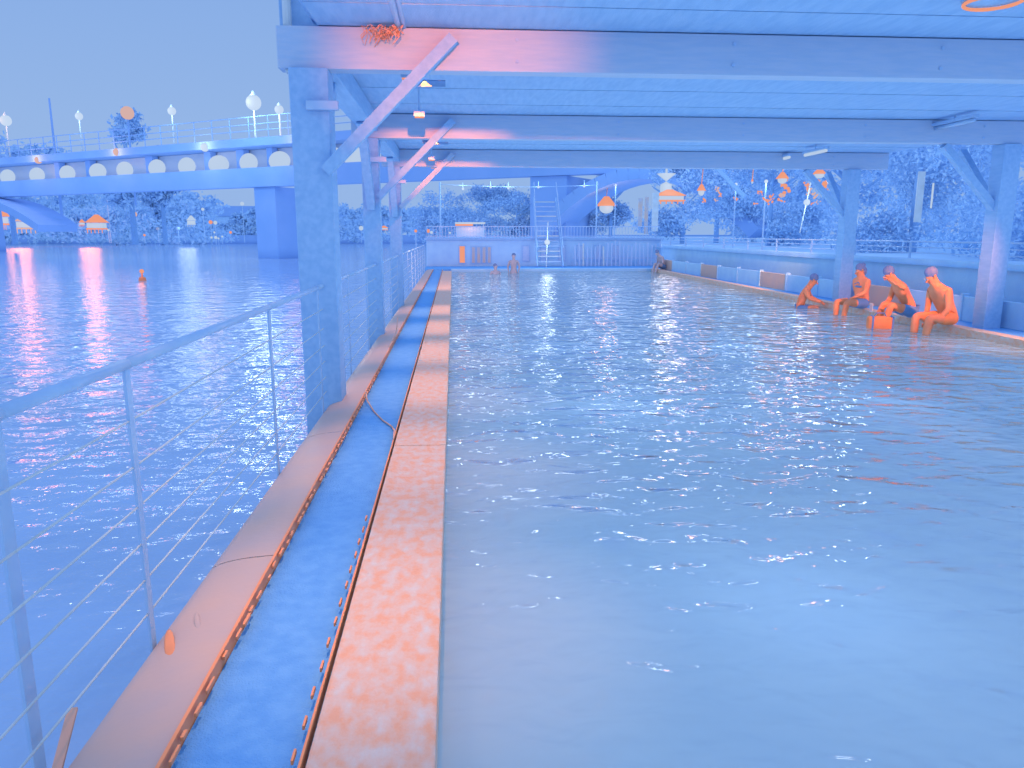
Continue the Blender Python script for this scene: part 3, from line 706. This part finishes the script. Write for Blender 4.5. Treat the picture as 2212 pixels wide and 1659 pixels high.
# ------------------------------------------------------------------ right bank: trees, lanterns, stalls
rt = [(13.5, 66, 7, 5, .3), (15, 50, 6.5, 6, .3), (19, 55, 8, 7, .3), (17.5, 42, 7, 6, .25), (21, 46, 9, 8, .3), (17, 33, 7, 6, .22), (22, 37, 9, 8, .3), (16, 26, 6.4, 5.5, .2), (20, 29, 9, 8, .25), (15.5, 20, 6.5, 5.5, .18), (19, 22, 8, 7, .22), (5.5, 67, 4.2, 7, .3), (-.5, 72, 4.4, 9, .3), (3, 74, 5.0, 8, .3), (9, 70, 4.2, 6, .3), (25, 60, 10, 10, .35), (26, 30, 10, 10, .3), (14, 15, 6, 5, .15), (17.5, 16.5, 7, 6, .18)]
rl = ['thin tree behind the lit hanging lamps', 'tree behind the right quay railing']
for i, (x, y_, h, wd, s) in enumerate(rt):
    tree((x, y_, .9), h, wd, f'dark tree behind the right quay wall, {ORD[i]} of the trees there', 9000, s * .42, 60 + i, group='dark trees behind the right quay wall', low=.0)
# hanging lanterns with warm light, at photo positions along the promenade
def lantern(x, y, wpx, hpx, Y, label, m1='lamp_pale', m2='lamp_warm', watt=30, cord=1.2):
    c = at(x, y, Y); s = Y / 1650; r = wpx * s / 2; h = hpx * s
    o = empty('hanging_lantern', c, label=label, cat='lantern')
    MB().cyl((0, 0, 0), (0, 0, h * .45), r, r * .25, 12).build('lamp_shade', M[m2], o)
    MB().ball((0, 0, -h * .08), (r * .7, r * .7, h * .28), 12, 8).build('globe', M[m1], o, smooth=True)
    MB().cyl((0, 0, h * .45), (.05, 0, h * .45 + cord), .012 + .0002 * Y, n=5).build('cord', M['edging'], o)
    if watt: point('lantern_light', (0, -r - .3, -h * .1), (1, .42, .2), watt, .28, o)
    return o
lantern(1515, 412, 20, 30, 34, 'hanging orange lantern left of the slanting strut', cord=.9)
lantern(1690, 386, 28, 30, 26, 'hanging orange lantern below the first lit tube lamp', cord=.9)
lantern(1770, 376, 30, 26, 22, 'largest hanging orange lantern against the dark post', cord=.3)
lantern(1625, 392, 6, 14, 28, 'tiny pale lantern between the two orange lanterns', watt=0)
lantern(1310, 445, 44, 44, 60, 'wide dome shaped orange lamp over the far terrace', watt=120)
CL = 0
for x, y_, wv in ((1698, 405, 18), (1690, 420, 12), (1682, 432, 12), (1742, 400, 12), (1750, 412, 10), (1757, 422, 12), (1776, 398, 16), (1780, 408, 12), (1668, 425, 10), (1660, 436, 12), (1550, 412, 10), (1557, 420, 8), (1545, 432, 6), (1590, 430, 8), (1520, 432, 8), (1640, 415, 8), (1650, 425, 8), (1632, 440, 6), (1755, 440, 5), (1765, 437, 6)):
    Y = 27 if x > 1600 else 36; nc = int(x * 7 + y_) % 1 + CL; CL += 1
    c = at(x, y_, Y); s = Y / 1650
    o = empty('leaf_glow_cluster', c, label=f'warm glowing cluster in place of lamplit leaves at {"far" if Y > 30 else "mid"} distance, {ORD[nc]} of them', cat='leaf glow', group='warm glow clusters added in the right trees')
    b = MB()
    for k in range(9):
        b.ball((random.gauss(0, wv * s * .3), random.gauss(0, .1), random.gauss(0, wv * s * .3)), wv * s * random.uniform(.14, .27), 6, 4)
    b.build('glow_balls', M['lamp_warm' if random.random() < .55 else 'lamp_mid'], o, kind='stuff')  # glowing balls added where lamplight would catch the leaves
# hourglass lamp, capsule lamp, star lamp
c = at(1439, 392, 46); o = empty('hourglass_lamp', c, label='pale hourglass shaped lamp hanging under the bridge arch', cat='lamp'); s = 46 / 1650
MB().cyl((0, 0, 0), (0, 0, 16 * s), .01, 20 * s, 20).cyl((0, 0, 0), (0, 0, -6 * s), .02, 10 * s, 16).cyl((0, 0, -6 * s), (0, 0, -22 * s), 12 * s, 12 * s, 16).build('lamp_shade', M['lamp_pale'], o)
MB().cyl((0, 0, 16 * s), (0, 0, 34 * s), 2.5 * s).build('neck', M['lamp_pale'], o)
point('hourglass_light', (0, -1, -.2), CW, 160, .6, o)
st2 = stall(1452, 424, 62, 30, 45, 'wide orange and white striped stall under the hourglass lamp', 'lamp_warm', 'lamp_pale'); wl(st2, 0, 260)
c = at(1845, 413, 21); o = empty('capsule_lamp', c, rz=.1, label='pale lying capsule shaped lamp right of the dark post', cat='lamp'); s = 21 / 1650
MB().ball((0, 0, 0), (13 * s, .07, 5 * s), 16, 10).build('diffuser', M['lamp_pale2'], o, smooth=True); o.rotation_euler = (0, -.22, 0)
MB().cyl((-.03, 0, -.9), (.10, 0, 1.0), .018, n=6).build('pole', M['pale'], o)
point('capsule_light', (0, -.35, 0), CW, 34, .25, o)
c = at(1743, 437, 24); o = empty('path_lamp', c, label='small white lamp on a leaning pale pole left of the dark post', cat='lamp'); s = 24 / 1650
MB().ball((0, 0, 0), 7 * s, 12, 8).build('globe', M['lamp_pale2'], o, smooth=True)
MB().cyl((-.16, 0, -.95), (.10, 0, .75), .018, n=6).build('pole', M['pale'], o)
point('path_light', (0, -.4, 0), CW, 34, .25, o)
# pale banners / curtains between the posts
for x, y0, y1, wv, m, lab in ((1382, 428, 490, 9, 'leaf_warm', 'warm tall narrow banner left of the thin post'), (1395, 425, 505, 8, 'leaf_warm', 'warm tall narrow banner next to the thin post'), (1414, 415, 500, 14, 'pale', 'pale pointed banner right of the thin post'),
                              (1982, 370, 480, 16, 'pale', 'faint pale curtain hanging at the far right'), (2012, 395, 450, 3, 'lamp_pale', 'slim bright vertical tube lamp at the far right')):
    Y = 44 if x < 1500 else 18; s = Y / 1650; p = at(x, y1, Y); q = at(x, y0, Y)
    MB().box((p.x - wv * s / 2, Y, p.z), (p.x + wv * s / 2, Y + .04, q.z), bevel=.01).build('banner' if m != 'lamp_pale' else 'tube_lamp', M[m], label=lab, cat='banner' if m != 'lamp_pale' else 'lamp')
# a leaning prop and a parasol
o = empty('leaning_strut', (0, 0, 0), label='slanting timber strut below the roof edge at the right', cat='strut')
MB().bar(at(1545, 360, 30), at(1608, 425, 30), .14, .14).build('strut', M['timber'], o)
# sloping path on the right bank
b = MB()
MB().box((11.5, 14.2, .92), (22, 14.6, 1.62), rot=Matrix.Rotation(R(-6), 3, 'Y'), pivot=(11.5, 14.4, .92)).build('ramp_parapet', M['wall'], label='sloping parapet of a ramp on the right bank', cat='wall')

# ------------------------------------------------------------------ people
def skin_body(joints, links, radii, sub=2):
    me = bpy.data.meshes.new('tmp'); names = list(joints); ix = {n: i for i, n in enumerate(names)}
    me.from_pydata([tuple(joints[n]) for n in names], [(ix[a], ix[b]) for a, b in links], [])
    o = bpy.data.objects.new('tmp', me); sc.collection.objects.link(o)
    md = o.modifiers.new('s', 'SKIN'); md.use_smooth_shade = True
    sv = me.skin_vertices[0].data
    for i, n in enumerate(names):
        r = radii[n]; sv[i].radius = (r, r) if not hasattr(r, '__len__') else r
        sv[i].use_root = (n == names[0])
    sb = o.modifiers.new('b', 'SUBSURF'); sb.levels = sub; sb.render_levels = sub
    dg = bpy.context.evaluated_depsgraph_get(); ev = o.evaluated_get(dg)
    m2 = bpy.data.meshes.new_from_object(ev); bpy.data.objects.remove(o)
    return m2
def person(loc, rz, pose, label, skin='skin', hair='hair', shorts='cloth_dark', top=None, group=None, scale=1.0, bun=False):
    """pose: joints in local metres, -Y is forward (the way the figure faces)"""
    o = empty('person', loc, rz, label=label, cat='person', group=group); o.scale = (scale,) * 3
    J = {k: Vector(v) for k, v in pose.items()}
    Lk = [('pelvis', 'belly'), ('belly', 'chest'), ('chest', 'neck'), ('neck', 'head'), ('head', 'crown')]
    Rr = dict(pelvis=(.15, .12), belly=(.125, .10), chest=(.155, .11), neck=.055, head=(.082, .092), crown=.055)
    for s in 'lr':
        Lk += [('chest', 'sh' + s), ('sh' + s, 'el' + s), ('el' + s, 'wr' + s), ('wr' + s, 'ha' + s)]
        Rr.update({'sh' + s: .06, 'el' + s: .042, 'wr' + s: .028, 'ha' + s: .034})
        Lk += [('pelvis', 'hi' + s), ('hi' + s, 'kn' + s), ('kn' + s, 'an' + s), ('an' + s, 'to' + s)]
        Rr.update({'hi' + s: .095, 'kn' + s: .062, 'an' + s: .040, 'to' + s: .030})
    Lk = [l for l in Lk if l[0] in J and l[1] in J]
    # extra mid-joints so the limbs taper
    for s in 'lr':
        for a, b_, nm, r in (('sh', 'el', 'ua', .050), ('el', 'wr', 'fa', .040), ('hi', 'kn', 'th', .085), ('kn', 'an', 'ca', .058)):
            if a + s in J and b_ + s in J:
                J[nm + s] = J[a + s].lerp(J[b_ + s], .35 if nm in ('ca', 'fa') else .5); Rr[nm + s] = r
                Lk.remove((a + s, b_ + s)); Lk += [(a + s, nm + s), (nm + s, b_ + s)]
    me = skin_body(J, Lk, Rr)
    bm = bmesh.new(); bm.from_mesh(me)
    ex = MB(); ex.b.free(); ex.b = bm
    # fingers, thumb, nose, ears
    for s in 'lr':
        if 'ha' + s in J:
            d = (J['ha' + s] - J['wr' + s]).normalized(); side_ = d.cross(Vector((0, 0, 1)))
            side_ = side_.normalized() if side_.length > .2 else Vector((1, 0, 0)); dn = d.cross(side_).normalized()
            if dn.z > 0: dn = -dn
            for k, L in enumerate((.062, .072, .068, .052)):
                a = J['ha' + s] + side_ * (-.027 + .018 * k) + d * .02; m_ = a + d * L * .6 + dn * .006; e_ = m_ + d * L * .35 + dn * .024
                ex.cyl(a, m_, .0095, .0085, 6).cyl(m_, e_, .0085, .006, 6)
            a = J['ha' + s] - side_ * .03 - d * .02; ex.cyl(a, a - side_ * .03 + d * .03, .011, .008, 6)
    hf = (J['head'] - J['neck']).normalized(); fw = Vector(pose.get('face', (0, -1, 0))); 
    J.pop('face', None)
    fw = (fw - hf * fw.dot(hf)).normalized(); sd = fw.cross(hf)
    hc = J['head'].lerp(J['crown'], .35)
    ex.cyl(hc + fw * .07 - hf * .005, hc + fw * .112 - hf * .02, .012, .016, 6)
    for q in (-1, 1): ex.ball(hc + sd * q * .082 - hf * .005, (.015, .02, .03), 6, 5)
    me2 = bpy.data.meshes.new('body'); bm.to_mesh(me2); bm.free()
    for p in me2.polygons: p.use_smooth = True
    me2.materials.append(M[skin]); link(bpy.data.objects.new('body', me2), o)
    MB().ball(hc + fw * .083 + sd * .03 + hf * .015, .009, 6, 5).ball(hc + fw * .083 - sd * .03 + hf * .015, .009, 6, 5).build('eyes', M['pale'], o, smooth=True)
    MB().box((-.018, -.004, -.004), (.018, .004, .004)).build('mouth', M['edging'], o).location = hc + fw * .092 - hf * .05
    hb = MB().ball(hc - fw * .038 + hf * .032, (.090, .090, .090), 14, 10)
    if bun: hb.ball(hc - fw * .11 + hf * .05, .045, 10, 8).ball(hc - fw * .09 - hf * .07, (.05, .05, .08), 10, 8)
    hb.build('hair', M[hair], o, smooth=True)
    SJ = {k: J[k] for k in ('pelvis', 'hil', 'hir') if k in J}
    SJ['bel'] = J['pelvis'].lerp(J['belly'], .45)
    SL = [('pelvis', 'bel')]; SR = dict(pelvis=(.165, .135), bel=(.145, .12))
    for s in 'lr':
        if 'kn' + s in J:
            SJ['t' + s] = J['hi' + s].lerp(J['kn' + s], .62); SL += [('pelvis', 'hi' + s), ('hi' + s, 't' + s)]; SR['hi' + s] = .108; SR['t' + s] = .088
    me3 = skin_body(SJ, SL, SR, 2); me3.materials.append(M[shorts]); me3.name = 'shorts'
    link(bpy.data.objects.new('shorts', me3), o)
    if top:
        TJ = {'chest': J['chest'], 'u': J['chest'].lerp(J['belly'], .35)}
        me4 = skin_body(TJ, [('chest', 'u')], {'chest': (.168, .124), 'u': (.155, .118)}, 2); me4.materials.append(M[top]); me4.name = 'bikini_top'
        link(bpy.data.objects.new('bikini_top', me4), o)
        MB().cyl(J['shl'] + Vector((-.02, 0, .055)), J['chest'] + Vector((-.07, -.1, 0)), .008).cyl(J['shr'] + Vector((.02, 0, .055)), J['chest'] + Vector((.07, -.1, 0)), .008).build('strap', M[top], o)
    return o
def sit(lean=.25, reach=.25, knee=.45, drop=-.38, hz=.12, spread=.10, armz=.18, look=None, twist=0, up=.0, hand=None):
    ch = Vector((0, -lean, .47)); nk = Vector((0, -lean * 1.35, .62)); hd = Vector((0, -lean * 1.6 - .03, .70)); cw = Vector((0, -lean * 1.7 - .05, .80))
    p = dict(pelvis=(0, 0, hz), belly=(0, -lean * .35, .28), chest=ch, neck=nk, head=hd, crown=cw)
    for s, q in (('l', 1), ('r', -1)):
        sh = ch + Vector((q * .17, .0, .06)); p['sh' + s] = sh
        h = Vector((q * .12, -reach - .1, armz)) if hand is None else Vector(hand[0 if s == 'l' else 1])
        el = sh.lerp(h, .5) + Vector((q * .06, .05, -.05)); p['el' + s] = el; p['wr' + s] = h; p['ha' + s] = h + (h - el).normalized() * .07
        p['hi' + s] = (q * .10, -.05, hz - .01)
        p['kn' + s] = (q * (spread + .04), -knee, hz + .02 + up); p['an' + s] = (q * spread, -knee - .03 - (.1 if up else 0), drop); p['to' + s] = (q * (spread + .02), -knee - .2, drop - .04)
    if look: p['face'] = look
    return p
# all sit on the right coping facing the pool (-X): rotate so that -Y points to -X
FX = R(-90)
person((redge(15.6) + .02, 15.5, 0.0), FX + R(12), sit(.05, .22, .46, -.22, armz=.16, hand=((.10, -.30, .22), (-.18, .06, .12))), 'woman in a dark bikini top sitting on the pool edge, hands near her lap', top='cloth_dark', bun=True, scale=1.1)
person((redge(13.6) + .02, 13.6, 0.0), FX + R(-5), sit(.26, .2, .44, -.40, up=.10, hand=((.08, -.42, .62), (-.10, -.46, .18))), 'person leaning forward on the pool edge with one hand raised to the face', scale=1.12)
person((redge(12.5) + .02, 12.5, 0.0), FX + R(8), sit(.22, .2, .46, -.36, armz=.10), 'person with a broad bent back and orange shorts, nearest of the seated bathers', shorts='cloth_orange', scale=1.16)
person((8.0, 17.3, -0.30), FX + R(150), sit(.16, .3, .42, -.3, armz=.30), 'bather half in the water beside the edge with one arm stretched out', scale=1.1)
person((redge(33) + .35, 33.6, 0.0), FX + R(20), sit(.22, .2, .40, -.2, up=.12), 'faint figure sitting at the far right corner of the pool', skin='skin_dim')
stand = dict(pelvis=(0, 0, -.35), belly=(0, 0, -.15), chest=(0, 0, .1), neck=(0, 0, .27), head=(0, -.01, .36), crown=(0, -.01, .47),
             shl=(.18, 0, .17), ell=(.25, .02, -.08), wrl=(.22, -.10, -.28), hal=(.21, -.14, -.33), shr=(-.18, 0, .17), elr=(-.26, .02, -.08), wrr=(-.2, -.12, -.26), har=(-.19, -.16, -.3),
             hil=(.1, 0, -.4), knl=(.1, -.02, -.75), anl=(.1, 0, -1.1), tol=(.1, -.12, -1.13), hir=(-.1, 0, -.4), knr=(-.1, -.02, -.75), anr=(-.1, 0, -1.1), tor=(-.1, -.12, -1.13))
person((1.78, 32.6, -.20), R(20), stand, 'swimmer low in the water by the far end of the pool', skin='skin_dim')
person((2.60, 33.2, 0.22), R(-15), stand, 'swimmer standing chest high in the water by the far end of the pool', skin='skin_dim')
# bag and phone
bg_ = empty('dry_bag', (7.66, 13.2, -.16), R(-20), label='orange waterproof bag floating in front of the seated bathers', cat='bag')
bm = MB().box((-.21, -.12, 0), (.21, .12, .25), bevel=.05); bm.build('body', M['cloth_orange'], bg_, smooth=True)
for x in (-.13, .2): MB().box((x - .016, -.128, -.005), (x + .016, .128, .258), bevel=.008).build('strap', M['cloth_dark'], bg_)
MB().tube([Vector((-.1, 0, .25)), Vector((-.06, 0, .31)), Vector((.06, 0, .31)), Vector((.1, 0, .25))], .012).build('handle', M['cloth_dark'], bg_)
ph = empty('phone', (7.93, 14.0, .17), R(-75), label='pale framed phone held upright between two bathers', cat='phone')
MB().box((-.04, -.005, -.08), (.04, .005, .08), bevel=.004).build('frame', M['pale'], ph); MB().box((-.03, -.0075, -.068), (.03, -.0055, .068)).build('screen', M['skin_dim'], ph)

# vine hanging from the first beam
vn = empty('hanging_vine', (-.62, 7.2, 3.28), label='tangle of warm lit vine twigs hanging from the first beam', cat='vine')
b = MB()
for i in range(26):
    x0 = random.uniform(-.16, .22); p = Vector((x0, random.uniform(-.05, .05), .05)); 
    for k in range(3):
        q = p + Vector((random.uniform(-.05, .03) - x0 * .1, random.uniform(-.02, .02), -random.uniform(.02, .07))); b.cyl(p, q, .004, .003, 4); p = q
b.build('twigs', M['rope'], vn)
foliage_mesh('leaves', [((0.03, 0, -.01), (.17, .05, .05)), ((-.03, 0, -.10), (.07, .04, .07))], 260, .018, 3, M['rope'], vn)
